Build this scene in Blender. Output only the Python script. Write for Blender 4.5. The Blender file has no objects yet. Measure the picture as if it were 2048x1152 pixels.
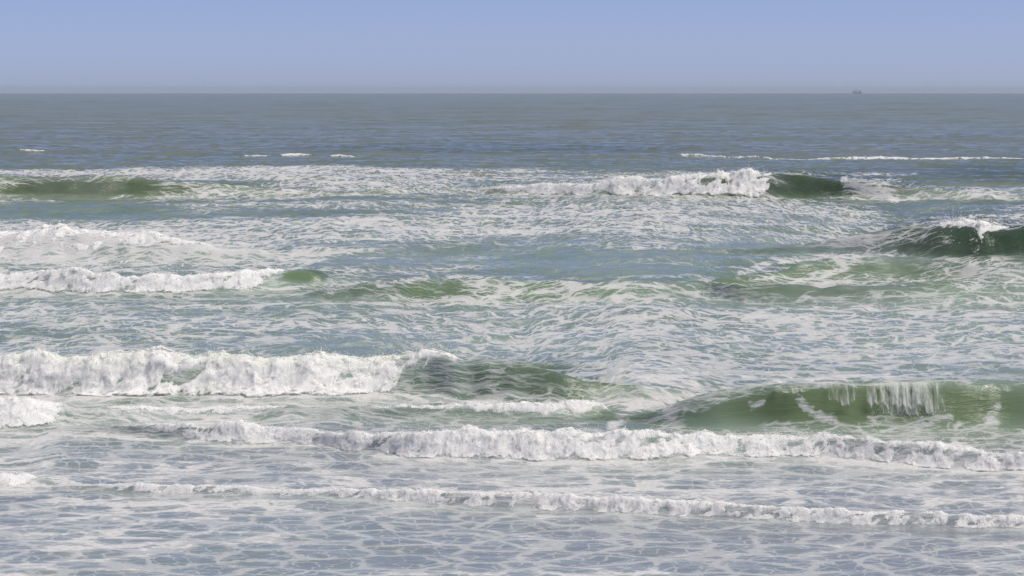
import bpy, math, random
import numpy as np
from mathutils import Vector, Matrix

# ------------------------------------------------------------------ camera
W, H = 2048.0, 1152.0
F = 5807.0                      # focal length in photo pixels (about 20 degrees across)
EYE = 8.0                       # eye height above the still water
R_EARTH = 7.3e6                 # with refraction
DIP = math.sqrt(2 * EYE / R_EARTH)
HORIZON_Y = 187.0
PITCH = math.atan((H / 2 - HORIZON_Y) / F) + DIP

scene = bpy.context.scene
col = scene.collection
cam_data = bpy.data.cameras.new('camera')
cam = bpy.data.objects.new('camera', cam_data)
col.objects.link(cam)
cam.location = (0, 0, EYE)
cam.rotation_euler = (math.pi / 2 - PITCH, 0, 0)
cam_data.sensor_width = 36.0
cam_data.lens = 36.0 * F / W
cam_data.clip_start = 0.5
cam_data.clip_end = 60000
scene.camera = cam

# ------------------------------------------------------------------ sky, sun, exposure
SUN_EL, SUN_AZ = math.radians(60), math.radians(100)     # azimuth from +Y towards +X
world = bpy.data.worlds.new('World')
scene.world = world
world.use_nodes = True
wn = world.node_tree
bg = wn.nodes['Background']
sky = wn.nodes.new('ShaderNodeTexSky')
sky.sky_type = 'NISHITA'
sky.sun_disc = False
sky.sun_elevation = SUN_EL
sky.sun_rotation = SUN_AZ
sky.altitude = 0
sky.air_density = 0.28
sky.dust_density = 0.45
sky.ozone_density = 0.5
tint = wn.nodes.new('ShaderNodeMix')          # the camera's cool white balance, the same over the whole sky
tint.data_type = 'RGBA'; tint.blend_type = 'MULTIPLY'
tint.inputs[0].default_value = 1.0
tint.inputs[7].default_value = (1.0, 0.925, 1.045, 1)
wn.links.new(sky.outputs[0], tint.inputs[6])
wn.links.new(tint.outputs[2], bg.inputs[0])
bg.inputs[1].default_value = 0.12

sd = bpy.data.lights.new('sun', 'SUN')
sun = bpy.data.objects.new('sun', sd)
col.objects.link(sun)
sd.energy = 3.7
sd.angle = math.radians(24.0)
sd.color = (1.0, 0.94, 0.84)
sdir = Vector((math.sin(SUN_AZ) * math.cos(SUN_EL), math.cos(SUN_AZ) * math.cos(SUN_EL), math.sin(SUN_EL)))
sun.rotation_euler = sdir.to_track_quat('Z', 'Y').to_euler()
sun.location = (40, -20, 60)

scene.view_settings.view_transform = 'Standard'
scene.view_settings.look = 'None'
scene.view_settings.exposure = 0.0
scene.view_settings.gamma = 1.0
scene.view_settings.use_curve_mapping = False
scene.cycles.use_denoising = True
scene.cycles.max_bounces = 6
scene.cycles.transparent_max_bounces = 24
scene.cycles.volume_bounces = 0

# ------------------------------------------------------------------ helpers
cp, sp_ = math.cos(PITCH), math.sin(PITCH)

def pix_slope(px, py):
    """direction (per metre of ground distance y) of the ray through a photo pixel"""
    a = (np.asarray(px, float) - W / 2) / F
    b = (H / 2 - np.asarray(py, float)) / F
    dy = cp + b * sp_
    dz = -sp_ + b * cp
    return a / dy, dz / dy

def to_pix(x, y, z):
    dz = z - EYE
    depth = y * cp - dz * sp_
    up = y * sp_ + dz * cp
    return W / 2 + F * x / depth, H / 2 - F * up / depth

def ground(px, py, z=0.0):
    sx, sz = pix_slope(px, py)
    y = (z - EYE) / sz
    return sx * y, y

def sstep(a, b, x):
    t = np.clip((x - a) / (b - a), 0, 1)
    return t * t * (3 - 2 * t)

_rng = np.random.RandomState(7)
_perm = _rng.permutation(4096).astype(np.int64)
_grad = _rng.normal(size=(4096, 3)); _grad /= np.linalg.norm(_grad, axis=1)[:, None]

def noise3(x, y, z):
    x, y, z = np.broadcast_arrays(*(np.asarray(v, float) for v in (x, y, z)))
    xi, yi, zi = np.floor(x).astype(np.int64), np.floor(y).astype(np.int64), np.floor(z).astype(np.int64)
    fx, fy, fz = x - xi, y - yi, z - zi
    ux, uy, uz = (f * f * f * (f * (f * 6 - 15) + 10) for f in (fx, fy, fz))
    out = 0
    for i in (0, 1):
        for j in (0, 1):
            for k in (0, 1):
                h = _perm[(_perm[(_perm[(xi + i) & 4095] + yi + j) & 4095] + zi + k) & 4095]
                g = _grad[h]
                d = g[..., 0] * (fx - i) + g[..., 1] * (fy - j) + g[..., 2] * (fz - k)
                out = out + d * (ux if i else 1 - ux) * (uy if j else 1 - uy) * (uz if k else 1 - uz)
    return out * 1.6

def fbm(x, y, z, n=4, lac=2.03, gain=0.5):
    o, a = 0, 1.0
    for q in range(n):
        o = o + a * noise3(x + 17.3 * q, y - 9.1 * q, z + 4.7 * q)
        x, y, z, a = x * lac, y * lac, z * lac, a * gain
    return o

def billow(x, y, z, n=4, lac=2.1, gain=0.5):
    o, a = 0, 1.0
    for q in range(n):
        o = o + a * (1 - 2 * np.abs(noise3(x + 11.3 * q, y - 5.1 * q, z + 8.7 * q)) ** 0.8)
        x, y, z, a = x * lac, y * lac, z * lac, a * gain
    return o

def tag(o, label=None, cat=None, group=None, kind=None):
    if label: o['label'] = label
    if cat: o['category'] = cat
    if group: o['group'] = group
    if kind: o['kind'] = kind
    return o

def mesh_from(name, verts, faces_idx, loop_tot, mat, attrs=None, normals=None, smooth=True, parent=None):
    """faces_idx: flat vertex indices; loop_tot: vertices of each face"""
    me = bpy.data.meshes.new(name)
    nv, nl, nf = len(verts), len(faces_idx), len(loop_tot)
    me.vertices.add(nv); me.loops.add(nl); me.polygons.add(nf)
    me.vertices.foreach_set('co', np.ascontiguousarray(verts, np.float32).ravel())
    me.loops.foreach_set('vertex_index', np.ascontiguousarray(faces_idx, np.int32))
    st = np.concatenate(([0], np.cumsum(loop_tot)[:-1])).astype(np.int32)
    me.polygons.foreach_set('loop_start', st)
    me.polygons.foreach_set('use_smooth', np.full(nf, smooth))
    for k, v in (attrs or {}).items():
        a = me.attributes.new(k, 'FLOAT', 'POINT')
        a.data.foreach_set('value', np.ascontiguousarray(v, np.float32))
    if normals is not None:
        a = me.attributes.new('custom_normal', 'FLOAT_VECTOR', 'POINT')
        a.data.foreach_set('vector', np.ascontiguousarray(normals, np.float32).ravel())
    me.update(calc_edges=True)
    me.materials.append(mat)
    o = bpy.data.objects.new(name, me)
    col.objects.link(o)
    if parent is not None:
        o.parent = parent
        o.matrix_parent_inverse = Matrix.Translation(-parent.location)
    return o

def quads(nr, nc):
    i = np.arange(nr - 1)[:, None] * nc + np.arange(nc - 1)[None, :]
    return np.stack([i, i + 1, i + nc + 1, i + nc], -1).reshape(-1, 4)

class NT:
    """small node-tree helper"""
    def __init__(self, name):
        self.m = bpy.data.materials.new(name); self.m.use_nodes = True
        self.t = self.m.node_tree; self.t.nodes.clear()
        self.out = self.t.nodes.new('ShaderNodeOutputMaterial')
    def n(self, typ, props=None, **ins):
        nd = self.t.nodes.new(typ)
        for k, v in (props or {}).items(): setattr(nd, k, v)
        for k, v in ins.items(): self.set(nd, k.replace('_', ' '), v)
        return nd
    def set(self, nd, key, v):
        s = nd.inputs[int(key)] if key.isdigit() else nd.inputs[key]
        if isinstance(v, bpy.types.NodeSocket): self.t.links.new(v, s)
        else: s.default_value = v
    def math(self, op, a, b=0.0, c=0.0, clamp=False):
        nd = self.t.nodes.new('ShaderNodeMath'); nd.operation = op; nd.use_clamp = clamp
        for i, v in enumerate((a, b, c)): self.set(nd, str(i), v)
        return nd.outputs[0]
    def ramp(self, x, a, b, lo=0.0, hi=1.0):
        nd = self.t.nodes.new('ShaderNodeMapRange'); nd.interpolation_type = 'SMOOTHSTEP'
        for i, v in enumerate((x, a, b, lo, hi)): self.set(nd, str(i), v)
        return nd.outputs[0]
    def mix(self, f, a, b):
        nd = self.t.nodes.new('ShaderNodeMix'); nd.data_type = 'RGBA'
        self.set(nd, '0', f); self.set(nd, '6', a); self.set(nd, '7', b)
        return nd.outputs[2]
    def attr(self, name):
        nd = self.t.nodes.new('ShaderNodeAttribute'); nd.attribute_name = name
        return nd.outputs['Fac']
    def noise(self, vec, scale, detail=3.0, rough=0.5):
        nd = self.n('ShaderNodeTexNoise', None, Vector=vec, Scale=scale, Detail=detail, Roughness=rough)
        return nd
    def vmap(self, vec, scale=(1, 1, 1), loc=(0, 0, 0), rot=(0, 0, 0)):
        return self.n('ShaderNodeMapping', None, Vector=vec, Scale=scale, Location=loc, Rotation=rot).outputs[0]

# ------------------------------------------------------------------ materials
SHEET_LO = 1.26

def water_material():
    k = NT('sea_water')
    geo = k.n('ShaderNodeNewGeometry')
    sep = k.n('ShaderNodeSeparateXYZ', None, Vector=geo.outputs['Position'])
    # the surface pattern is laid down the wave faces: distance measured along the surface
    yy = k.attr('along')
    base = k.n('ShaderNodeCombineXYZ', None, X=sep.outputs[0], Y=yy, Z=0.0).outputs[0]
    D = k.attr('foam'); turb = k.attr('green'); sand_sky = k.attr('sand_sky'); far = k.attr('far'); coarse = k.attr('coarse')
    # ---- domain warp
    wz = k.noise(k.vmap(base, (0.75, 0.70, 1)), 1.0, 4.0, 0.58)
    wv = k.n('ShaderNodeVectorMath', {'operation': 'MULTIPLY_ADD'})
    k.set(wv, '0', wz.outputs['Color']); k.set(wv, '1', (0.9, 0.9, 0)); k.set(wv, '2', base)
    warp = wv.outputs[0]
    def cells(sx, sy, loc):
        return k.n('ShaderNodeTexVoronoi', {'feature': 'DISTANCE_TO_EDGE'}, Vector=k.vmap(warp, (sx, sy, 1), loc), Scale=1.0).outputs['Distance']
    e_big = cells(0.34, 0.30, (3.1, 0.4, 0))
    e_mid = cells(0.80, 0.95, (1.7, 5.2, 0))
    e_fin = cells(2.6, 2.7, (7.7, 2.2, 0))
    n_low = k.noise(k.vmap(base, (0.060, 0.085, 1)), 1.0, 3.0, 0.55).outputs['Fac']
    n_big = k.noise(k.vmap(warp, (0.20, 0.36, 1)), 1.0, 5.0, 0.6).outputs['Fac']
    n_str = k.noise(k.vmap(warp, (0.85, 2.4, 1)), 1.0, 5.0, 0.64).outputs['Fac']
    n_fin = k.noise(k.vmap(warp, (5.0, 10.0, 1)), 1.0, 3.0, 0.6).outputs['Fac']
    # local amount of foam: the drift pattern swings it up and down
    amt = k.math('ADD', D, k.math('MULTIPLY', k.math('SUBTRACT', n_low, 0.5), 0.85))
    amt = k.math('ADD', amt, k.math('MULTIPLY', k.math('SUBTRACT', n_big, 0.5), 0.9))
    grit = k.math('ADD', k.math('MULTIPLY', k.math('SUBTRACT', n_str, 0.5), 1.15), k.math('MULTIPLY', k.math('SUBTRACT', n_fin, 0.5), 0.55))
    # closed sheets with holes
    lm = k.math('ADD', k.math('MULTIPLY', k.ramp(e_mid, 0.0, 0.36, 1.0, 0.0), 0.42), k.math('MULTIPLY', k.ramp(e_fin, 0.0, 0.38, 1.0, 0.0), 0.22))
    f = k.math('ADD', k.math('ADD', k.math('MULTIPLY', amt, 1.35), grit), lm)
    sheet = k.ramp(f, SHEET_LO, SHEET_LO + 0.24)
    # thin nets between them: the walls of drifting cells
    wid = k.math('MAXIMUM', k.math('ADD', k.math('MULTIPLY', amt, 0.13), k.math('MULTIPLY', grit, 0.22)), 0.0)
    def net(e, s):
        w = k.math('MULTIPLY', wid, s)
        return k.math('SUBTRACT', 1.0, k.math('DIVIDE', e, k.math('ADD', w, 0.0005)), clamp=True)
    nb = k.math('MULTIPLY', net(e_big, 1.15), coarse)
    nets = k.math('MAXIMUM', k.math('MAXIMUM', net(e_mid, 1.5), nb), k.math('MULTIPLY', net(e_fin, 1.2), 0.5))
    nets = k.math('MULTIPLY', k.ramp(nets, 0.0, 0.55), k.ramp(amt, 0.10, 0.42))
    foam = k.math('MAXIMUM', sheet, k.math('MULTIPLY', nets, k.math('ADD', 0.42, k.math('MULTIPLY', coarse, 0.46))))
    veil = k.ramp(k.math('ADD', f, k.math('MULTIPLY', nets, 0.3)), SHEET_LO - 0.5, SHEET_LO + 0.15)      # milky aerated water round the foam
    # ---- water colour
    deep = (0.205, 0.230, 0.160, 1)
    green = (0.112, 0.180, 0.074, 1)
    sand_sky_col = (0.262, 0.285, 0.322, 1)  # thin water over sand, with the sky's blue reflection mixed into the colour
    c = k.mix(turb, deep, green)
    c = k.mix(k.attr('clear'), c, (0.046, 0.076, 0.046, 1))
    c = k.mix(k.attr('milk'), c, (0.265, 0.345, 0.318, 1))
    c = k.mix(sand_sky, c, sand_sky_col)
    c = k.mix(k.math('MULTIPLY', veil, 0.45), c, (0.40, 0.46, 0.44, 1))
    # ---- ripples
    b1 = k.noise(k.vmap(base, (1.1, 1.9, 1)), 1.0, 4.0, 0.6).outputs['Fac']
    b2 = k.noise(k.vmap(base, (5.5, 8.5, 1)), 1.0, 4.0, 0.6).outputs['Fac']
    calm = k.attr('calm')
    act = k.math('MULTIPLY', k.math('SUBTRACT', 1.0, k.math('MULTIPLY', calm, 0.55)), k.math('SUBTRACT', 1.0, k.math('MULTIPLY', far, 0.45)))
    hgt = k.math('ADD', k.math('MULTIPLY', b1, 0.050), k.math('MULTIPLY', b2, 0.009))
    hgt = k.math('MULTIPLY', hgt, act)
    bump = k.n('ShaderNodeBump', None, Strength=1.0, Distance=1.0, Height=hgt)
    wat = k.n('ShaderNodeBsdfPrincipled', None, Base_Color=c, IOR=1.333,
              Roughness=k.math('ADD', 0.07, k.math('MULTIPLY', far, 0.16)), Normal=bump.outputs[0])
    # ---- foam sheet
    b3 = k.noise(k.vmap(base, (9, 12, 1)), 1.0, 5.0, 0.65).outputs['Fac']
    fb = k.n('ShaderNodeBump', None, Strength=0.6, Distance=0.06, Height=b3, Normal=bump.outputs[0])
    fcol = k.mix(k.ramp(b3, 0.3, 0.7), (0.55, 0.55, 0.56, 1), (0.79, 0.785, 0.775, 1))
    fo = k.n('ShaderNodeBsdfPrincipled', None, Base_Color=fcol, Roughness=0.7, IOR=1.2, Normal=fb.outputs[0])
    ms = k.n('ShaderNodeMixShader')
    k.set(ms, '0', k.math('MULTIPLY', foam, 0.90)); k.set(ms, '1', wat.outputs[0]); k.set(ms, '2', fo.outputs[0])
    k.t.links.new(ms.outputs[0], k.out.inputs[0])
    return k.m

def whitewater_material():
    k = NT('whitewater_foam')
    geo = k.n('ShaderNodeNewGeometry')
    P = geo.outputs['Position']
    cov = k.attr('cover'); gr = k.attr('green'); sc = k.attr('grain')
    Pn = k.n('ShaderNodeVectorMath', {'operation': 'SCALE'})
    k.set(Pn, '0', P); k.set(Pn, 'Scale', sc)
    n1 = k.noise(k.vmap(Pn.outputs[0], (1.0, 0.8, 0.6)), 6.0, 5.0, 0.62).outputs['Fac']
    n2 = k.noise(k.vmap(Pn.outputs[0], (1.0, 0.8, 0.5)), 26.0, 3.0, 0.6).outputs['Fac']
    a = k.math('ADD', cov, k.math('MULTIPLY', k.math('SUBTRACT', n1, 0.5), 1.5))
    a = k.math('ADD', a, k.math('MULTIPLY', k.math('SUBTRACT', n2, 0.5), 0.45))
    alpha = k.ramp(a, 0.26, 0.74)
    h = k.math('ADD', n1, k.math('MULTIPLY', n2, 0.2))
    bump = k.n('ShaderNodeBump', None, Strength=0.25, Distance=0.08, Height=h)
    c = k.mix(gr, (0.93, 0.93, 0.92, 1), (0.82, 0.90, 0.73, 1))
    p = k.n('ShaderNodeBsdfPrincipled', None, Base_Color=c, Roughness=0.75, IOR=1.2, Normal=bump.outputs[0],
            Subsurface_Weight=0.8, Subsurface_Radius=(1, 1, 1), Subsurface_Scale=0.14)
    tl = k.n('ShaderNodeBsdfTranslucent', None, Color=c, Normal=bump.outputs[0])
    m0 = k.n('ShaderNodeMixShader'); k.set(m0, '0', 0.22); k.set(m0, '1', p.outputs[0]); k.set(m0, '2', tl.outputs[0])
    tr = k.n('ShaderNodeBsdfTransparent')
    ms = k.n('ShaderNodeMixShader'); k.set(ms, '0', alpha); k.set(ms, '1', tr.outputs[0]); k.set(ms, '2', m0.outputs[0])
    k.t.links.new(ms.outputs[0], k.out.inputs[0])
    return k.m

def curtain_material():
    k = NT('falling_water')
    geo = k.n('ShaderNodeNewGeometry')
    P = geo.outputs['Position']
    cov = k.attr('cover')
    n1 = k.noise(k.vmap(P, (9.0, 1.0, 1.6)), 1.0, 4.0, 0.65).outputs['Fac']
    n2 = k.noise(k.vmap(P, (45.0, 3.0, 3.5)), 1.0, 3.0, 0.6).outputs['Fac']
    a = k.math('ADD', cov, k.math('MULTIPLY', k.math('SUBTRACT', n1, 0.5), 2.0))
    a = k.math('ADD', a, k.math('MULTIPLY', k.math('SUBTRACT', n2, 0.5), 0.8))
    alpha = k.math('MULTIPLY', k.ramp(a, 0.10, 1.10), 0.82)
    p = k.n('ShaderNodeBsdfPrincipled', None, Base_Color=(0.80, 0.82, 0.78, 1), Roughness=0.5, IOR=1.25)
    tl = k.n('ShaderNodeBsdfTranslucent', None, Color=(0.80, 0.84, 0.76, 1))
    m0 = k.n('ShaderNodeMixShader'); k.set(m0, '0', 0.3); k.set(m0, '1', p.outputs[0]); k.set(m0, '2', tl.outputs[0])
    tr = k.n('ShaderNodeBsdfTransparent')
    ms = k.n('ShaderNodeMixShader'); k.set(ms, '0', alpha); k.set(ms, '1', tr.outputs[0]); k.set(ms, '2', m0.outputs[0])
    k.t.links.new(ms.outputs[0], k.out.inputs[0])
    return k.m

def plain(name, colour, rough=0.5, metal=0.0, var=0.0):
    k = NT(name)
    P = k.n('ShaderNodeNewGeometry').outputs['Position']
    n = k.noise(P, 0.7, 4.0, 0.6).outputs['Fac']
    c = k.mix(k.math('MULTIPLY', n, var), (*colour, 1), (colour[0] * .45, colour[1] * .38, colour[2] * .3, 1))
    p = k.n('ShaderNodeBsdfPrincipled', None, Base_Color=c, Roughness=rough, Metallic=metal)
    k.t.links.new(p.outputs[0], k.out.inputs[0])
    return k.m

M_WATER = water_material()
M_WHITE = whitewater_material()
M_CURT = curtain_material()
M_DROP = plain('spray_droplets', (0.85, 0.87, 0.86), 0.35)

# ------------------------------------------------------------------ the waves, read off the photograph
# toe: (px, py) of the foot of the wave on flat water; crest: (px, py) of its top edge
# front: front-face width as a multiple of the height; back: length of the back slope in heights
def interp_smooth(x, xs, ys):
    """piecewise cubic (monotone) interpolation"""
    xs, ys = np.asarray(xs, float), np.asarray(ys, float)
    d = np.diff(ys) / np.diff(xs)
    m = np.zeros_like(ys)
    for i in range(1, len(xs) - 1):
        m[i] = 0 if d[i - 1] * d[i] <= 0 else 2 * d[i - 1] * d[i] / (d[i - 1] + d[i])
    m[0], m[-1] = d[0], d[-1]
    x = np.clip(x, xs[0], xs[-1])
    i = np.clip(np.searchsorted(xs, x) - 1, 0, len(xs) - 2)
    h = xs[i + 1] - xs[i]; t = (x - xs[i]) / h
    return ((2 * t**3 - 3 * t**2 + 1) * ys[i] + (t**3 - 2 * t**2 + t) * h * m[i]
            + (-2 * t**3 + 3 * t**2) * ys[i + 1] + (t**3 - t**2) * h * m[i + 1])

class Wave:
    def __init__(self, toe, crest, front=1.6, back=6.0, label='', white=None, piece=True, calm=0.0, steep=1.0,
                 over=1.0, wgreen=0.0, spray=1.0, lump=1.0, minh=0.0, thk=.20, rag=.30):
        self.thk, self.rag = thk, rag
        self.label, self.white, self.piece, self.calm = label, white or [], piece, calm
        self.front, self.back, self.steep, self.over = front, back, steep, over
        self.wgreen, self.spray, self.lump = wgreen, spray, lump
        x0 = max(toe[0][0], crest[0][0]); x1 = min(toe[-1][0], crest[-1][0])
        px = np.linspace(x0, x1, 120)
        tp = interp_smooth(px, *zip(*toe)); cpx = interp_smooth(px, *zip(*crest))
        X, Y, Hh = [], [], []
        for a, b, c in zip(px, tp, cpx):
            x, y = ground(a, b)
            h = 0.5
            for _ in range(6):                      # the crest stands behind the toe
                yc = y + front * max(h, 0.02)
                h = EYE + float(pix_slope(a, c)[1]) * yc
            X.append(float(x)); Y.append(float(y)); Hh.append(max(h, minh))
        self.px = px
        self.X, self.Y, self.Hh = np.array(X), np.array(Y), np.array(Hh)
        self.table()
    def table(self):
        ds = 55.0 / self.Y.mean() * (.4 if self.calm > .8 else 1)
        self.lx = np.linspace(self.X[0] - 14, self.X[-1] + 14, 3000)
        y, h = self._at(self.lx)
        h = h * (1 + (.05 if self.calm > .8 else .13 if self.piece else .55) * fbm(self.lx * .8 * ds, 8.8, self.Y[0] * .7, 3))
        self.ly = y + .25 * h * fbm(self.lx * .7 * ds, 3.3, self.Y[0], 3)      # ragged front line
        self.lh = h
        self.lm = np.zeros_like(self.lx)                # where foam rides on the crest the water under it is lower
        lp = np.interp(self.lx, self.X, self.px)
        for sg in self.white:
            self.lm = np.maximum(self.lm, sstep(sg[0], sg[0] + 60, lp) * (1 - sstep(sg[1] - 60, sg[1], lp)))
    def at(self, x):
        return np.interp(x, self.lx, self.ly), np.interp(x, self.lx, self.lh)
    def _at(self, x):
        xc = np.clip(x, self.X[0], self.X[-1])
        y = np.interp(xc, self.X, self.Y); h = np.interp(xc, self.X, self.Hh)
        # beyond the ends the wave dies down
        ext = np.maximum(self.X[0] - x, x - self.X[-1])
        h = h * np.exp(-np.maximum(ext, 0) ** 2 / 12.0)
        return y, h
    def profile(self, vn, v, wf, wb):
        fr = np.clip(vn, 0, 1)
        fr = (fr * fr * (3 - 2 * fr)) ** (1.35 * self.steep)
        bk = np.clip((v - wf) / wb, 0, 1)
        return fr, 0.5 + 0.5 * np.cos(np.pi * bk ** 0.75)
    def height(self, x, y):
        yt, h = self.at(x)
        h = h * (1 - .12 * np.interp(x, self.lx, self.lm))
        wf = self.front * np.maximum(h, 0.04); wb = self.back * np.maximum(h, 0.05)
        v = y - yt
        fr, bk = self.profile(v / wf, v, wf, wb)
        return np.where(v < wf, h * fr, h * bk), np.where(v < wf, fr, 0), yt, h

G = 'breaking waves of the surf'
waves = []
# 1  breaker far out on the right, peak at 1565
waves.append(Wave([(700, 392), (940, 388), (1200, 392), (1480, 396), (1620, 398), (1800, 402), (2000, 402)],
                  [(700, 385), (940, 374), (1200, 364), (1400, 354), (1565, 347), (1640, 355), (1700, 363), (1800, 376), (2000, 392)],
                  1.5, 5, 'far breaker whose white crest climbs to a pointed green shoulder on the right',
                  [(900, 1580, 1.0, 0.85, 220, 70)], spray=1.2, thk=.19, rag=.3))
# 2  breaker at the right edge
waves.append(Wave([(1450, 505), (1600, 512), (1750, 520), (1900, 526), (2048, 528), (2300, 530)],
                  [(1450, 497), (1600, 487), (1750, 468), (1850, 446), (1950, 442), (2048, 450), (2300, 455)],
                  2.2, 5, 'dark green wave at the right edge with a short white tumbling cap',
                  [(1866, 2085, 1.0, 0.62, 50, 130)], spray=1.6, calm=0.3, thk=.09, lump=.6, rag=.22))
# 3  swell far left
waves.append(Wave([(-250, 402), (0, 400), (250, 398), (420, 396), (520, 394), (640, 392)],
                  [(-250, 350), (0, 351), (150, 352), (280, 362), (440, 368), (490, 372), (640, 388)],
                  2.2, 4, 'dark unbroken swell at far left below a strip of foam', [], calm=0.2))
# 4  foam-covered hump on the left
waves.append(Wave([(-250, 520), (0, 520), (150, 522), (350, 522), (480, 520), (650, 518)],
                  [(-250, 462), (0, 458), (90, 448), (180, 462), (330, 478), (450, 495), (650, 514)],
                  2.6, 5, 'foam covered wave hump at the left edge, behind the roller with the green tip',
                  [(-200, 480, 0.1, 0.55, 9, 260)], spray=1.0, lump=0.7, rag=.6))
# 5  left roller with green end
waves.append(Wave([(-250, 582), (0, 582), (200, 586), (400, 584), (560, 578), (640, 572), (760, 570)],
                  [(-250, 545), (0, 545), (120, 538), (260, 552), (420, 550), (560, 541), (610, 541), (650, 552), (760, 566)],
                  1.5, 5, 'low white roller on the left ending in a glassy green tip',
                  [(-200, 590, 1.0, 0.85, 9, 110)], calm=0.3))
# 6  low green band in the centre
waves.append(Wave([(600, 592), (760, 604), (950, 606), (1200, 600), (1400, 596), (1500, 606), (1800, 612), (2048, 606), (2300, 606)],
                  [(600, 584), (760, 562), (950, 556), (1200, 562), (1400, 566), (1500, 570), (1800, 572), (2048, 570), (2300, 570)],
                  3.2, 3.5, 'low green foam veined wave crossing the middle of the surf', []))
# 6b hump behind it on the right
waves.append(Wave([(1380, 566), (1480, 566), (1640, 562), (1800, 560), (2048, 566), (2300, 566)],
                  [(1380, 562), (1480, 548), (1640, 520), (1760, 506), (1900, 520), (2048, 540), (2300, 548)],
                  3.0, 3.5, 'pale green rounded wave with lacy foam below the dark right edge wave', []))
# 7  big white roller left of centre
waves.append(Wave([(-250, 790), (0, 792), (300, 794), (600, 794), (760, 790), (900, 800), (1100, 806), (1250, 800), (1400, 796)],
                  [(-250, 716), (0, 716), (200, 716), (500, 714), (750, 710), (930, 706), (1000, 714), (1100, 744), (1250, 768), (1400, 786)],
                  1.5, 5, 'tallest long white roller on the left breaking into a dark green shoulder',
                  [(-220, 965, 1.0, 1.0, 9, 240)], spray=1.5, wgreen=0.8, thk=.16, rag=.4))
# 8  glassy green wave on the right
waves.append(Wave([(1180, 838), (1300, 846), (1450, 856), (1600, 860), (1800, 861), (2048, 860), (2300, 860)],
                  [(1180, 832), (1300, 820), (1400, 790), (1500, 772), (1650, 763), (1800, 762), (1920, 759), (2048, 765), (2300, 770)],
                  1.15, 5, 'glassy olive green wave on the right curling over with a falling white curtain', [], calm=1.0, steep=0.9))
# 9  second line left of centre
waves.append(Wave([(-250, 860), (0, 858), (130, 850), (300, 842), (600, 836), (900, 838), (1100, 836), (1215, 830), (1280, 830)],
                  [(-250, 806), (0, 804), (70, 804), (150, 812), (300, 818), (600, 812), (900, 806), (1100, 804), (1190, 802), (1230, 818), (1280, 828)],
                  1.6, 5, 'low grey brown wave with a thin white crest in front of the tall roller',
                  [(-220, 140, 1.0, 0.9, 9, 60), (180, 640, 0.0, 0.5, 90, 200), (640, 1222, 1.0, 0.52, 420, 16)], lump=0.8, rag=.5))
# 10 broad front breaker
waves.append(Wave([(60, 862), (200, 868), (400, 884), (600, 890), (720, 906), (900, 918), (1200, 922), (1600, 914), (1800, 928), (2048, 940), (2300, 952)],
                  [(60, 858), (200, 848), (400, 848), (600, 862), (720, 872), (850, 868), (1200, 866), (1400, 868), (1600, 874), (1700, 878), (1850, 888), (2048, 902), (2300, 914)],
                  1.5, 6, 'broad white breaker spanning the foreground from centre to right edge',
                  [(170, 2280, 1.0, 0.90, 300, 9)], spray=1.6, thk=.15, rag=.45))
# 11 small one at the left edge
waves.append(Wave([(-250, 976), (0, 974), (60, 968), (110, 964), (180, 964)],
                  [(-250, 944), (0, 944), (40, 946), (80, 955), (120, 961), (180, 963)],
                  1.5, 5, 'tiny white breaker cut off by the left edge in the foreground',
                  [(-220, 90, 1.0, 0.9, 9, 60)], spray=0.8))
# 12 nearest thin line
waves.append(Wave([(80, 974), (200, 984), (400, 990), (600, 994), (800, 1004), (1000, 1016), (1200, 1026), (1400, 1034), (1600, 1044), (1800, 1052), (2048, 1062), (2300, 1076)],
                  [(80, 970), (200, 970), (400, 973), (600, 982), (800, 981), (1000, 986), (1200, 996), (1400, 1004), (1600, 1013), (1800, 1022), (2048, 1034), (2300, 1048)],
                  1.5, 6, 'nearest thin white ripple line slanting down towards the right edge',
                  [(110, 2280, 1.0, 0.85, 160, 9)], spray=0.5, lump=0.9, rag=.5, thk=.13))
N_MAIN = len(waves)
# far whitecaps
FAR = [([(10, 304), (40, 304), (95, 304), (110, 304)], [(10, 303), (40, 300), (95, 301), (110, 303)],
        'very short thin whitecap far out near the left edge', [(25, 98, 0, 1)]),
       ([(470, 308), (490, 308), (545, 308), (560, 308)], [(470, 307), (490, 304), (545, 304), (560, 307)],
        'leftmost of three short whitecaps in a row far out left of centre', [(478, 550, 0, 1)]),
       ([(545, 308), (570, 308), (626, 308), (640, 308)], [(545, 307), (570, 303), (626, 304), (640, 307)],
        'middle one of three short whitecaps in a row far out', [(555, 630, 0, 1)]),
       ([(645, 309), (665, 309), (740, 311), (755, 311)], [(645, 308), (665, 304), (740, 307), (755, 310)],
        'rightmost of three short whitecaps in a row far out', [(655, 745, 0, 1)]),
       ([(1330, 310), (1400, 311), (1600, 315), (1800, 316), (2048, 317), (2300, 319)],
        [(1330, 308), (1400, 305), (1600, 307), (1800, 307), (2048, 309), (2300, 312)],
        'long thin whitecap line far out on the right, farthest from shore there', [(1350, 2280, 0, 1)])]
for toe, crest, lab, wh in FAR:
    crest = [(a, t_[1] + .62 * (b - t_[1])) for (a, b), t_ in zip(crest, toe)]
    waves.append(Wave(toe, crest, 3.0, 6, lab, wh, piece=False, spray=0, lump=0.6))

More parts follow.
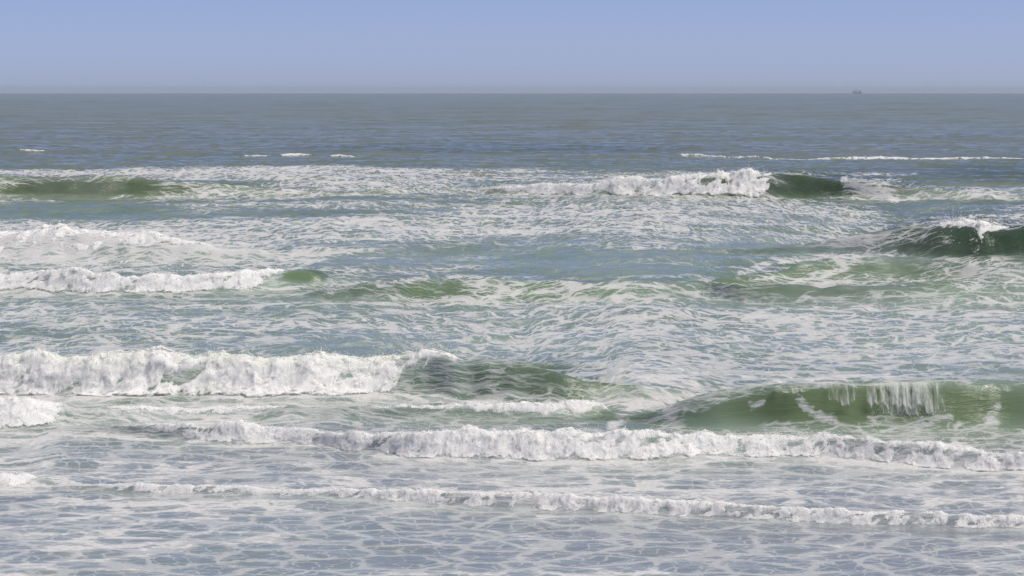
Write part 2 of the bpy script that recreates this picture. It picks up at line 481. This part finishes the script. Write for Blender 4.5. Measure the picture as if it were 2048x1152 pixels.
# ------------------------------------------------------------------ chop: periodic wind-wave tiles from a spectrum
def ocean_tile(L, N, lmin, lmax, spread, rms, seed, slope=3.4):
    r = np.random.RandomState(seed)
    k1 = 2 * np.pi * np.fft.fftfreq(N, L / N)
    kx, ky = np.meshgrid(k1, k1, indexing='ij')
    k = np.hypot(kx, ky); k[0, 0] = 1
    amp = k ** (-slope / 2 - 0.5) * ((k > 2 * np.pi / lmax) & (k < 2 * np.pi / lmin))
    amp = amp * np.exp(-(2 * np.pi / lmax * 1.3 / k) ** 4)
    cth = np.abs(ky) / k
    amp = amp * (cth ** spread + 0.03)
    Hf = amp * (r.normal(size=(N, N)) + 1j * r.normal(size=(N, N)))
    h = np.fft.ifft2(Hf).real
    s = rms / h.std()
    dx = np.fft.ifft2(1j * kx / k * Hf).real * s
    dy = np.fft.ifft2(1j * ky / k * Hf).real * s
    return L, N, h * s, dx, dy

def sample(tile, x, y, ang):
    L, N, h, dx, dy = tile
    c, s = math.cos(ang), math.sin(ang)
    u = ((x * c - y * s) / L * N) % N; v = ((x * s + y * c) / L * N) % N
    i, j = np.floor(u).astype(int) % N, np.floor(v).astype(int) % N
    fu, fv = u - np.floor(u), v - np.floor(v)
    i2, j2 = (i + 1) % N, (j + 1) % N
    out = []
    for a in (h, dx, dy):
        out.append(a[i, j] * (1 - fu) * (1 - fv) + a[i2, j] * fu * (1 - fv) + a[i, j2] * (1 - fu) * fv + a[i2, j2] * fu * fv)
    hh, ax, ay = out
    return hh, ax * c + ay * s, -ax * s + ay * c

T_SMALL = ocean_tile(31.0, 512, 0.35, 4.0, 1.6, 1.0, 1)
T_MID = ocean_tile(211.0, 512, 3.0, 26.0, 2.5, 1.0, 2)
T_BIG = ocean_tile(1700.0, 512, 22.0, 150.0, 5.0, 1.0, 3)

# ------------------------------------------------------------------ sea grid
rows = [14.0]
while rows[-1] < 15500:
    d = rows[-1]
    if d < 44: st = 0.5
    elif d < 80: st = 0.085
    elif d < 300: st = 0.085 * (d / 80) ** 1.45
    else: st = 0.58 * (d / 300) ** 1.9
    rows.append(d + min(st, 120))
rows = np.array(rows)
n_near = int(np.searchsorted(rows, 300))
NCOL = 896
def half_w(y): return 0.225 * y + 3.5

def make_grid(ys, nc):
    u = np.linspace(-1, 1, nc + 1)
    Y = np.repeat(ys[:, None], nc + 1, 1)
    X = u[None, :] * half_w(ys)[:, None]
    return X.ravel(), Y.ravel()

yn, yf = rows[:n_near], rows[n_near:]
Xn, Yn = make_grid(yn, NCOL)
Xf, Yf = make_grid(yf, NCOL // 2)
X = np.concatenate([Xn, Xf]); Y = np.concatenate([Yn, Yf])
nvn = len(Xn)

Z = np.zeros_like(X)
best = np.full(X.shape, 0.0); owner = np.full(X.shape, -1, np.int8)
calm = np.zeros_like(X); facing = np.zeros_like(X)
crest_h = np.zeros_like(X)
for i, w in enumerate(waves):
    lo, hi = w.Y.min() - 6, w.Y.max() + 30 * max(1.0, w.Hh.max())
    m = np.nonzero((Y > lo) & (Y < hi))[0]
    hgt, fr, yt, h = w.height(X[m], Y[m])
    old = Z[m]
    Z[m] = np.maximum(old, hgt) + 0.35 * np.minimum(old, hgt)
    if w.piece:
        v = Y[m] - yt
        inside = (v > -0.05 * h) & (v < w.front * h * 1.12) & (h > 0.10) & (hgt >= old * 0.9)
        b = m[inside & (hgt > best[m])]
        owner[b] = i
        best[m] = np.maximum(best[m], hgt)
    band = sstep(-0.3, 0.3, (Y[m] - yt) / np.maximum(h, .1)) * (1 - sstep(1.2, 1.8, (Y[m] - yt) / np.maximum(w.front * h, .1))) * sstep(0.2, 0.6, h)
    calm[m] = np.maximum(calm[m], w.calm * band)
    facing[m] = np.maximum(facing[m], band * sstep(0.2, 0.7, h))

along = np.empty_like(X)
zw = Z[:nvn].reshape(len(yn), NCOL + 1)
an = np.cumsum(np.vstack([np.zeros((1, NCOL + 1)), np.diff(Yn.reshape(zw.shape), axis=0) + 4.0 * np.abs(np.diff(zw, axis=0))]), axis=0) + rows[0]
along[:nvn] = an.ravel()
along[nvn:] = (np.repeat(an[-1][::2][None], len(yf), 0) + (yf[:, None] - yn[-1])).ravel()

# chop amplitude by distance: small in the shallows, open-sea swell outside
def chop(x, y, calm):
    damp = 1 - 0.75 * calm
    a_s = np.interp(y, [20, 50, 70, 100, 200, 400, 900, 3000], [.009, .011, .018, .027, .033, .028, .020, .01]) * damp
    a_m = np.interp(y, [20, 60, 90, 130, 250, 500, 2000, 15000], [0, .012, .03, .05, .085, .09, .08, .06]) * damp
    a_b = np.interp(y, [180, 300, 420, 700, 1500, 15000], [0, .10, .20, .28, .34, .34])
    z = ox = oy = 0
    for tile, amp, ang, ch in ((T_SMALL, a_s, 0.10, 1.0), (T_SMALL, a_s * .7, -0.42, 1.0), (T_MID, a_m, -0.06, 1.1),
                               (T_MID, a_m * .6, 0.3, 1.0), (T_BIG, a_b, 0.05, 1.0)):
        hh, dx, dy = sample(tile, x, y, ang)
        z = z + amp * hh; ox = ox - ch * amp * dx; oy = oy - ch * amp * dy
    return z, ox, oy
dz_, DXt, DYt = chop(X, Y, calm)
Z += dz_

# foam layout -> world attribute (placed by where each patch lies in the photograph)
PX, PY = to_pix(X, Y, Z)
D = np.interp(PY, [300, 325, 345, 420, 500, 530, 570, 640, 760, 850, 930, 1000, 1060, 1152],
              [-0.4, 0.0, .30, .36, .32, .26, .36, .42, .46, .40, .56, .50, .44, .42])
PATCH = [  # cx, cy, rx, ry, value
    (560, 345, 420, 16, .62), (130, 345, 190, 7, .55), (760, 362, 200, 20, .50), (190, 378, 230, 13, .10), (420, 376, 90, 10, .25),
    (150, 420, 330, 26, .02), (520, 420, 160, 18, .25), (1150, 322, 260, 12, .12), (1000, 350, 120, 12, .4),
    (1600, 330, 500, 12, -.3), (1980, 350, 200, 25, -.1), (1640, 368, 70, 22, .16), (1740, 378, 60, 24, .62), (1960, 388, 60, 14, .6),
    (1880, 412, 200, 22, .12), (1400, 425, 320, 30, .46), (1080, 440, 280, 26, .50), (800, 455, 340, 26, .52), (1650, 432, 140, 22, .44),
    (2000, 490, 190, 40, .14), (1720, 480, 140, 16, .46), (1860, 478, 60, 16, .40),
    (200, 490, 420, 48, .78), (520, 520, 180, 26, .55), (1250, 515, 320, 32, .14), (850, 520, 200, 26, .24), (1120, 545, 260, 10, .05),
    (1500, 500, 220, 14, .12), (1620, 560, 160, 40, .36), (1950, 535, 140, 26, .50), (1700, 520, 70, 12, .5),
    (610, 552, 45, 14, -.3), (300, 600, 420, 26, .38), (1000, 590, 300, 26, .42), (1180, 580, 60, 14, .1), (1560, 590, 80, 16, .1),
    (1000, 580, 380, 24, .26), (1700, 585, 360, 30, .28), (1280, 573, 110, 7, .56), (1345, 590, 110, 12, .48), (960, 575, 50, 18, .5), (1230, 640, 900, 40, .42), (1600, 680, 520, 60, .52), (300, 650, 420, 30, .38),
    (1050, 690, 220, 20, .48), (1330, 740, 140, 36, .56), (1080, 765, 170, 42, .36), (1340, 778, 70, 34, .70), (1960, 735, 160, 18, .35),
    (1240, 838, 100, 28, .12), (1450, 830, 130, 34, .02), (1750, 812, 360, 46, -.16), (2000, 812, 120, 46, -.10),
    (900, 826, 170, 22, .22), (450, 830, 330, 26, .66), (80, 850, 160, 60, .66), (1000, 850, 320, 16, .24),
    (350, 900, 420, 46, .58), (150, 985, 200, 26, .50), (900, 960, 500, 26, .52), (1700, 960, 420, 30, .46), (700, 945, 380, 26, .48),
    (1500, 880, 200, 10, .3), (1850, 872, 220, 16, .40), (500, 1000, 380, 12, .45), (1400, 1062, 620, 22, .30), (1900, 1075, 200, 14, .3),
    (300, 1040, 420, 34, .46), (900, 1060, 240, 26, .40), (1100, 1110, 500, 34, .38), (450, 1110, 320, 40, .38), (1800, 1100, 300, 40, .42)]
for cx, cy, rx, ry, v in PATCH:
    q = np.hypot((PX - cx) / rx, (PY - cy) / ry)
    wgt = 1 - sstep(0.45, 1.15, q)
    D += (v - D) * wgt
D = np.where(Y > 330, np.minimum(D, np.interp(Y, [330, 420], [0.2, -0.6])), D)
D += np.interp(PY, [900, 960, 1152], [0, .12, .15])
D -= np.interp(PY, [330, 380, 440, 600, 740, 800], [.02, .04, .03, .05, .05, 0])
# trails of foam drawn up the faces of the green waves
TRAILS = [  # polyline in photo pixels, half width px, value
    ([(1345, 760), (1320, 800), (1270, 815), (1225, 850)], 10, .66), ([(1450, 795), (1390, 812), (1330, 822), (1345, 838)], 8, .60),
    ([(1600, 798), (1612, 815), (1640, 832), (1668, 838)], 9, .56), ([(1500, 812), (1525, 806)], 5, .6), ([(1740, 836), (1800, 840), (1900, 834)], 8, .40), ([(1995, 815), (1975, 835), (1990, 848)], 8, .62),
    ([(1520, 846), (1640, 850), (1800, 848), (1990, 852)], 4, .46), ([(1460, 792), (1560, 772), (1660, 768)], 5, .45),
    ([(1690, 360), (1740, 378), (1790, 398)], 7, .75), ([(900, 745), (890, 790)], 9, .55), ([(1000, 740), (960, 765), (1040, 790)], 8, .50),
    ([(945, 560), (1010, 580), (1000, 600)], 8, .52), ([(1310, 570), (1230, 592)], 6, .5), ([(730, 590), (850, 600), (960, 596), (1180, 572)], 4, .6),
    ([(1600, 600), (1640, 570), (1700, 560)], 6, .46), ([(760, 570), (850, 556)], 4, .6), ([(1480, 545), (1540, 525), (1650, 512), (1790, 506)], 5, .6),
    ([(1600, 560), (1680, 540), (1720, 520)], 6, .55), ([(700, 880), (840, 826), (1000, 838)], 4, .4), ([(950, 800), (955, 835)], 6, .5)]
for pts, hw, v in TRAILS:
    dist = np.full(X.shape, 1e9)
    x0, x1 = min(p[0] for p in pts) - 60, max(p[0] for p in pts) + 60
    y0, y1 = min(p[1] for p in pts) - 40, max(p[1] for p in pts) + 40
    m = np.nonzero((PX > x0) & (PX < x1) & (PY > y0) & (PY < y1))[0]
    dd = np.full(m.shape, 1e9)
    for (ax, ay), (bx, by) in zip(pts[:-1], pts[1:]):
        lx, ly = bx - ax, by - ay
        t = np.clip(((PX[m] - ax) * lx + (PY[m] - ay) * ly) / (lx * lx + ly * ly), 0, 1)
        dd = np.minimum(dd, np.hypot(PX[m] - ax - t * lx, PY[m] - ay - t * ly))
    wgt = 1 - sstep(0.5, 1.6, dd / hw)
    D[m] = np.maximum(D[m], D[m] + (v - D[m]) * wgt)

for wi, amt, reach_ in ((waves[12], .22, 1.3), (waves[10], -.22, .9), (waves[7], -.30, 1.1), (waves[4], -.25, 1.5), (waves[0], -.2, 2.0)):
    yt_, h_ = wi.at(X)
    D -= amt * sstep(-reach_, -.3, Y - yt_) * (1 - sstep(.1, .3, Y - yt_)) * (h_ > .05)
green = np.interp(Y, [20, 50, 62, 75, 110, 180, 260, 420], [.30, .35, .7, 1.0, .95, .7, .40, .05])
green = np.clip(green + 0.25 * fbm(X * .05, Y * .03, 1.0, 3), 0, 1.2)
sand_sky = np.interp(Y, [20, 48, 56, 62, 68, 76], [.85, .80, .70, .55, .30, 0.0])
sand_sky = np.clip(sand_sky + 0.35 * fbm(X * .09, Y * .06, 5.0, 2), 0, .8)
sandw = waves[8]
sand_sky = np.where(calm > .3, sand_sky * .2, sand_sky)
milk = np.interp(PY, [300, 340, 420, 480, 520, 560, 640, 720, 770, 820, 900, 1000, 1152],
                 [0, .10, .55, .75, .85, .65, .85, .85, .55, .45, .75, .85, .75])
for cx, cy, rx, ry, v in ((1950, 475, 260, 60, 0), (1620, 370, 260, 34, .05), (180, 376, 330, 24, 0), (1750, 812, 400, 55, 0), (1080, 765, 200, 50, .12),
                          (610, 552, 60, 16, 0), (2040, 350, 300, 20, 0), (1000, 580, 360, 26, .30), (1700, 560, 320, 50, .25)):
    milk += (v - milk) * (1 - sstep(.5, 1.15, np.hypot((PX - cx) / rx, (PY - cy) / ry)))
milk = np.clip(milk * (1 + .5 * fbm(X * .12, along * .1, 2.0, 3)), 0, 1)
clear = np.zeros_like(X)
for cx, cy, rx, ry, v in ((1980, 480, 280, 60, 1), (1620, 368, 260, 34, .8), (150, 374, 330, 20, .55), (1080, 775, 210, 50, .5), (2100, 345, 500, 22, .5), (1000, 296, 500, 12, .35), (1180, 515, 60, 10, .6), (1900, 415, 240, 24, .7)):
    clear = np.maximum(clear, v * (1 - sstep(.5, 1.15, np.hypot((PX - cx) / rx, (PY - cy) / ry))))
far = sstep(120, 900, Y)
coarse = np.interp(Y, [50, 75, 95, 130, 300], [.15, .35, .9, 1.0, 1.0])

CX, CY, CZ = X + DXt, Y + DYt, Z - Y * Y / (2 * R_EARTH)
V = np.stack([CX, CY, CZ], -1)

# normals from the whole grid, so that the pieces join without a seam
def grid_normals(P, nr, nc):
    P = P.reshape(nr, nc, 3)
    du = np.gradient(P, axis=1); dv = np.gradient(P, axis=0)
    n = np.cross(du, dv); n /= np.linalg.norm(n, axis=-1, keepdims=True)
    return n.reshape(-1, 3)
Nn = grid_normals(V[:nvn], len(yn), NCOL + 1)
Nf = grid_normals(V[nvn:], len(yf), NCOL // 2 + 1)
NORM = np.concatenate([Nn, Nf])

qn = quads(len(yn), NCOL + 1)
qf = quads(len(yf), NCOL // 2 + 1) + nvn
a0 = (len(yn) - 1) * (NCOL + 1) + 2 * np.arange(NCOL // 2)
b0 = nvn + np.arange(NCOL // 2)
pent = np.stack([a0, a0 + 1, a0 + 2, b0 + 1, b0], -1)

ATT = {'foam': D, 'green': green, 'sand_sky': sand_sky, 'far': far, 'calm': calm, 'coarse': coarse, 'along': along, 'milk': milk, 'clear': clear}

def piece(name, q, p=None, parent=None):
    idx = q.ravel(); tot = np.full(len(q), 4)
    if p is not None:
        idx = np.concatenate([idx, p.ravel()]); tot = np.concatenate([tot, np.full(len(p), 5)])
    used, inv = np.unique(idx, return_inverse=True)
    return mesh_from(name, V[used], inv, tot, M_WATER, {k: v[used] for k, v in ATT.items()}, NORM[used], True, parent)

qown = owner[qn]
same = (qown[:, 0] == qown[:, 1]) & (qown[:, 0] == qown[:, 2]) & (qown[:, 0] == qown[:, 3])
face_owner = np.where(same, qown[:, 0], -1)
sea = piece('sea', np.concatenate([qn[face_owner < 0], qf]), pent)
tag(sea, 'grey green sea with drifting foam reaching to the horizon', None, None, 'structure')

# ------------------------------------------------------------------ whitewater, spray
OCT = np.array([(1, 1, 1), (1, -1, -1), (-1, 1, -1), (-1, -1, 1)], float)
OCT_F = np.array([(0, 1, 2), (0, 3, 1), (0, 2, 3), (1, 3, 2)])

def droplets(name, P, size, parent, rng):
    n = len(P)
    if n == 0: return None
    s = size[:, None, None] * np.stack([np.ones(n), np.ones(n), rng.uniform(.8, 2.0, n)], -1)[:, None, :]
    v = (P[:, None, :] + OCT[None] * s).reshape(-1, 3)
    f = (np.arange(n)[:, None, None] * 4 + OCT_F[None]).reshape(-1)
    o = mesh_from(name, v, f, np.full(n * 4, 3), M_DROP, None, None, True, parent)
    o['kind'] = 'stuff'
    return o

def whitewater(w, seg, parent, seed):
    """a tumbling roll of foam over the front of a wave between two photo columns"""
    p0, p1, full, frac = seg[:4]
    lt, rt = seg[4:] if len(seg) > 4 else ((120, 90) if w.piece else (18, 14))
    rng = np.random.RandomState(seed)
    x0 = np.interp(p0, w.px, w.X); x1 = np.interp(p1, w.px, w.X)
    dist = w.Y.mean()
    step = dist / 2900 * 1.15
    ns = int(min(1500, max(24, (x1 - x0) / step)))
    s = np.linspace(x0, x1, ns)
    yt, h = w.at(s)
    u = (s - x0) / (x1 - x0)
    L = x1 - x0
    hm = max(h.max(), .1)
    # towards an end the foam stays up near the crest; p0/p1 beyond the frame keep full size
    pxs = np.interp(s, w.X, w.px)
    tl = sstep(0, lt, pxs - p0) if p0 > -100 else np.ones_like(u)
    tr_ = sstep(0, rt, p1 - pxs) if p1 < 2200 else np.ones_like(u)
    body = tl * tr_
    hz = h * (1 + .11 * w.over * fbm(s / hm * .7, 1.7, seed, 5, gain=.6)) * (1 + .10 * fbm(s / hm * .22, 7.7, seed, 2))          # uneven top
    reach = frac * (1 + .34 * fbm(s / hm * .6, 6.1, seed, 5, gain=.6))             # how far down the face
    reach = np.clip(reach * (.10 + .90 * body), .08, 1.2)
    nt = int(min(84, max(10, hm * 1.9 / step * .9)))
    t = np.linspace(0, 1, nt)
    wf = w.front * h
    # from behind the crest (t=0) over the top and down the front (t=1), lying on the water
    low = 1 - 1.20 * np.clip(reach, .06, 1.15)
    vv = 1.7 + (low[:, None] - 1.7) * t[None]
    wfc = w.front * np.maximum(h, .04)[:, None]; wbc = w.back * np.maximum(h, .05)[:, None]
    fr, bk = w.profile(vv, vv * wfc, wfc, wbc)
    base = np.where(vv < 1, fr, bk)
    thick = (w.thk * (1 - np.abs(2 * t - 1) ** 3.2))[None] * (.35 + .65 * sstep(0, .6, body))[:, None] - (.05 * np.abs(2 * t - 1) ** 6)[None]
    Yv = yt[:, None] + vv * wfc - .35 * thick * hz[:, None]
    Zv = (base * .89 + thick * .75) * hz[:, None]
    Xv = np.repeat(s[:, None], nt, 1)
    # normal of the smooth profile in the y-z plane
    dy, dz = np.gradient(Yv, axis=1), np.gradient(Zv, axis=1)
    ln = np.hypot(dy, dz) + 1e-6
    ny, nz = dz / ln, -dy / ln
    ny, nz = np.where(nz < -.3, -ny, ny), np.where(nz < -.3, -nz, nz)
    k = 1.0 / hm
    arc = np.cumsum(ln, axis=1)
    Xo, Xv = Xv, Xv + .75 * arc                     # the falling foam leans with the wind
    big = fbm(Xv * k * 1.3, arc * k * 1.1, seed * 1.7, 3)
    wx = Xv * k + .25 * fbm(Xv * k * 2.2, arc * k * 2.2, seed + 31., 2)
    bil = billow(wx * 5.0, arc * k * 3.6 + .3 * big, seed * 2.3, 4, gain=.6)
    strk = fbm(Xv * k * 9.0 + .8 * big, arc * k * 1.6, seed * .9, 3)
    edge = np.sin(np.pi * np.clip(t, 0, 1)) ** .6
    amp = h[:, None] * edge[None] * (.25 + .75 * body[:, None]) * w.lump
    disp = amp * (.15 * big + .028 * bil + .008 * strk)
    fine = noise3(Xv * k * 22, arc * k * 14, seed) * .022 * amp
    disp = disp + fine - .02 * h[:, None]
    lift = (sstep(0, .25, body)[:, None] - 1) * .12 * h[:, None]
    cz, cx_, cy_ = chop(Xo, Yv, w.calm)
    Yv = Yv + ny * disp + cy_
    Zv = Zv + cz + nz * disp + lift + .012 * h[:, None]
    gr = np.clip(w.wgreen * (1 - np.abs(t[None] - .32) / .26) * (.55 + .9 * fbm(Xv * k * .9, arc * k, 4.4, 3)), 0, 1)
    Xv = Xo + cx_ + .05 * h[:, None] * edge[None] * fbm(Xv * k * 3, arc * k * 3, seed + 9, 2)
    cover = np.interp(t, [0, .10, .22, .62, .84, 1.0], [-.3, .35, 1.0, 1.12, .72, -.05])[None] * (.60 + .40 * body[:, None])
    cover = cover + w.rag * (big + .35 * bil) - .08
    if full < .5: cover = cover - .12
    if not w.piece: cover = cover - .30 + .55 * fbm(s * .12, 1.1, seed, 3)[:, None]
    cover = cover - .9 * (1 - sstep(0, .18, body))[:, None]
    P = np.stack([Xv, Yv, Zv - Yv ** 2 / (2 * R_EARTH)], -1).reshape(-1, 3)
    q = quads(ns, nt)[:, ::-1]
    grain = np.full(len(P), float(np.clip(70 / dist, .25, 1.2)))
    o = mesh_from('whitewater', P, q.ravel(), np.full(len(q), 4), M_WHITE,
                  {'cover': cover.ravel(), 'green': gr.ravel(), 'grain': grain}, None, True, parent)
    # thin torn veil of spray standing off the tumbling foam
    if w.piece and w.spray > 0:
        lift2 = h[:, None] * edge[None] * (.3 + .7 * body[:, None]) * np.clip(.055 + .07 * fbm(Xv * k * 2.6 + .9 * arc * k, arc * k * 1.5, seed + 50., 4), 0, .2)
        P2 = np.stack([Xv, Yv + ny * lift2, Zv + nz * lift2 - Yv ** 2 / (2 * R_EARTH)], -1).reshape(-1, 3)
        cov2 = cover * .45 - .10 + .30 * fbm(Xv * k * 3.5 + arc * k, arc * k * 2, seed + 70., 3)
        mesh_from('spray_veil', P2, q.ravel(), np.full(len(q), 4), M_WHITE,
                  {'cover': cov2.ravel(), 'green': gr.ravel() * .5, 'grain': grain * .9}, None, True, parent)
    # spray thrown off the crest and the tumbling front
    n = int(w.spray * L / step * 9.0)
    if n > 0:
        i = rng.randint(0, ns, n)
        puff = fbm(s[i] / hm * 1.1, 2.2, seed, 4)
        keep = (body[i] > .15) & (puff + rng.uniform(-.6, .6, n) > -.15)
        i = i[keep]; puff = puff[keep]; n = len(i)
        j = (rng.beta(1.3, 2.6, n) * .85 * (nt - 1) + .12 * nt).astype(int).clip(0, nt - 1)
        off = rng.exponential(.05, n) * h[i] * (1 + np.clip(puff, -.3, 1))
        Q = np.stack([Xv[i, j] + rng.normal(0, .03, n), Yv[i, j] + ny[i, j] * off, Zv[i, j] + nz[i, j] * off + rng.exponential(.03, n) * h[i] * (1 + 1.5 * np.clip(puff, 0, 1))], -1)
        droplets('spray', Q, (.06 + rng.exponential(.06, n).clip(0, .3)) * step * 1.3, parent, rng)
    return o

def curtain(w, parent, p0, p1, top, bottom, cov, seed):
    """thin sheet of water pouring off the lip in front of the green face"""
    x0 = np.interp(p0, w.px, w.X); x1 = np.interp(p1, w.px, w.X)
    ns, nt = int((x1 - x0) / .014), 46
    s = np.linspace(x0, x1, ns); yt, h = w.at(s)
    wf = w.front * h
    t = np.linspace(0, 1, nt)
    u = (s - x0) / (x1 - x0)
    end = sstep(0, .25, u) * (1 - sstep(.72, 1, u))
    bot = bottom * (1 + .35 * fbm(s * 2.6, 3.0, seed, 5, gain=.65)) - (1 - end) * .2
    z = h[:, None] * (top - (top - (1 - np.clip(bot, .05, 1))[:, None]) * t[None] ** 1.25)
    yy = yt[:, None] + wf[:, None] * (.80 - .42 * t[None] ** .6) + .03 * fbm(s[:, None] * 5, t[None] * 2, seed, 3)
    x = s[:, None] + .03 * fbm(s[:, None] * 3, t[None], seed + 3., 2)
    c = cov * np.interp(t, [0, .05, .35, .75, .93, 1], [.35, .85, .62, .80, 1.0, .1])[None] * end[:, None] - .15 * (1 - end[:, None])
    c = c + .35 * fbm(s[:, None] * 1.8, t[None] * .4, seed + 5., 3)
    P = np.stack([x, yy, z], -1).reshape(-1, 3)
    q = quads(ns, nt)[:, ::-1]
    o = mesh_from('falling_curtain', P, q.ravel(), np.full(len(q), 4), M_CURT, {'cover': c.ravel()}, None, True, parent)
    return o

for i, w in enumerate(waves):
    mid = len(w.X) // 2
    root = bpy.data.objects.new('breaking_wave' if i < N_MAIN else 'whitecap', None)
    root.location = (float(w.X[mid]), float(w.Y[mid]), 0)
    root.empty_display_size = .3
    col.objects.link(root)
    tag(root, w.label, 'wave' if i < N_MAIN else 'whitecap', G if i < N_MAIN else 'thin whitecaps far out')
    if w.piece and (face_owner == i).any():
        piece('wave_face', qn[face_owner == i], None, root)
    for j, seg in enumerate(w.white):
        whitewater(w, seg, root, 10 * i + j + 1)
    if i == 8:
        rng = np.random.RandomState(5)
        curtain(w, root, 1738, 1920, .985, .70, .95, 3.0)
        curtain(w, root, 1715, 1890, .992, .52, .70, 13.0)
        curtain(w, root, 1640, 1742, .99, .40, .55, 5.0)
        curtain(w, root, 1530, 1640, .97, .16, .45, 7.0)
        curtain(w, root, 1965, 2060, .96, .14, .35, 9.0)
        # splash where the curtain lands
        n = 1500
        a = rng.uniform(1745, 1910, n); xs = np.interp(a, w.px, w.X); yt, h = w.at(xs)
        Q = np.stack([xs, yt + w.front * h * (.36 + .10 * rng.normal(size=n)), h * (.32 + .10 * rng.normal(size=n))], -1)
        droplets('spray', Q, rng.uniform(.0015, .0045, n), root, rng)

# ------------------------------------------------------------------ the ship on the horizon
M_HULL = plain('ship_hull_hazed', (0.20, 0.22, 0.26), .5, 0, .6)  # ship paints lightened: part of the distance haze is in the colour
M_SHIP = plain('ship_white_hazed', (0.42, 0.43, 0.45), .5, 0, .4)
M_STEEL = plain('ship_rigging_steel', (0.24, 0.25, 0.28), .5, .3, .3)
M_PANE = plain('ship_window_glass', (0.02, 0.03, 0.04), .1)

def box_verts(x0, x1, y0, y1, z0, z1):
    v = [(x0, y0, z0), (x1, y0, z0), (x1, y1, z0), (x0, y1, z0), (x0, y0, z1), (x1, y0, z1), (x1, y1, z1), (x0, y1, z1)]
    f = [(0, 3, 2, 1), (4, 5, 6, 7), (0, 1, 5, 4), (1, 2, 6, 5), (2, 3, 7, 6), (3, 0, 4, 7)]
    return v, f

def obj_from(name, v, f, mat, parent):
    me = bpy.data.meshes.new(name); me.from_pydata([tuple(map(float, p)) for p in v], [], f); me.materials.append(mat)
    o = bpy.data.objects.new(name, me); col.objects.link(o); o.parent = parent
    return o

def rod(name, a, b, r0, r1, mat, parent, n=8):
    a, b = Vector(a), Vector(b); d = (b - a).normalized()
    e1 = d.orthogonal().normalized(); e2 = d.cross(e1)
    v = [p + (e1 * math.cos(2 * math.pi * i / n) + e2 * math.sin(2 * math.pi * i / n)) * r for p, r in ((a, r0), (b, r1)) for i in range(n)]
    f = [(i, (i + 1) % n, n + (i + 1) % n, n + i) for i in range(n)] + [tuple(range(n))[::-1], tuple(range(n, 2 * n))]
    return obj_from(name, v, f, mat, parent)

def ship():
    yd = 10600.0
    sx, _ = pix_slope(1714.5, 187)
    root = bpy.data.objects.new('fishing_ship', None)
    root.location = (float(sx) * yd, yd, -yd * yd / (2 * R_EARTH))
    root.rotation_euler = (0, 0, math.radians(8))
    col.objects.link(root)
    tag(root, 'small hazy ship with a tall mast sitting on the horizon', 'ship')
    # hull: stations from stern (-x) to bow (+x)
    st = [(-18, 3.6, 3.2), (-17.5, 4.2, 3.2), (-8, 4.8, 3.0), (4, 4.8, 3.3), (11, 3.8, 4.1), (15.5, 1.9, 5.0), (18.2, .12, 5.6)]
    v, f = [], []
    for x, b, zt in st:
        v += [(x - (.8 if x > 15 else 0), -b * .55, -1.6), (x, -b, zt * .55), (x, -b, zt), (x, b, zt), (x, b, zt * .55), (x - (.8 if x > 15 else 0), b * .55, -1.6)]
    for i in range(len(st) - 1):
        for j in range(5):
            f.append((6 * i + j, 6 * i + 6 + j, 6 * i + 7 + j, 6 * i + 1 + j))
    f.append((0, 1, 2, 3, 4, 5)); f.append(tuple(6 * (len(st) - 1) + j for j in range(5, -1, -1)))
    obj_from('hull', v, f, M_HULL, root)
    def house(name, x0, x1, hw, z0, z1, rake=.5):
        v, f = box_verts(x0, x1, -hw, hw, z0, z1)
        v = [(x - (rake if x == x1 and z == z1 else 0), y * (.94 if z == z1 else 1), z) for x, y, z in v]
        return obj_from(name, v, f, M_SHIP, root)
    wh = house('wheelhouse', 6.5, 13.0, 3.2, 3.2, 10.0)
    for k in range(5):
        v, f = box_verts(7.2 + k * 1.05, 7.95 + k * 1.05, -3.30, -3.02, 8.0, 9.0)
        obj_from('window', v, f, M_PANE, wh)
    house('deckhouse', -15.5, -7.0, 3.4, 2.9, 9.0, .2)
    house('mast_house', -4.5, -1.0, 2.4, 2.9, 8.0, .3)
    rod('mast', (-2.6, 0, 3), (-2.6, 0, 21.0), .75, .45, M_STEEL, root)
    rod('boom', (-2.6, 0, 8), (-12.5, 0, 12.5), .28, .18, M_STEEL, root)
    rod('boom', (-2.6, 0, 9), (4.5, 0, 14.5), .25, .16, M_STEEL, root)
    rod('funnel', (-10.5, 0, 8.8), (-10.8, 0, 11.2), .9, .8, M_HULL, root, 12)
    rod('aerial', (9.5, 0, 9.9), (9.5, 0, 14.5), .14, .08, M_STEEL, root)
ship()

# ------------------------------------------------------------------ haze over the water
hz_m = NT('sea_haze')
pv = hz_m.n('ShaderNodeVolumePrincipled', None, Color=(0.78, 0.90, 1.0, 1), Density=0.00006, Anisotropy=0.0)
hz_m.t.links.new(pv.outputs[0], hz_m.out.inputs['Volume'])
v, f = box_verts(-9000, 9000, -300, 16500, -16500 ** 2 / (2 * R_EARTH) - 3, 16)
haze = obj_from('haze', v, f, hz_m.m, None)
tag(haze, 'thin pale sea haze over the whole water', None, None, 'stuff')
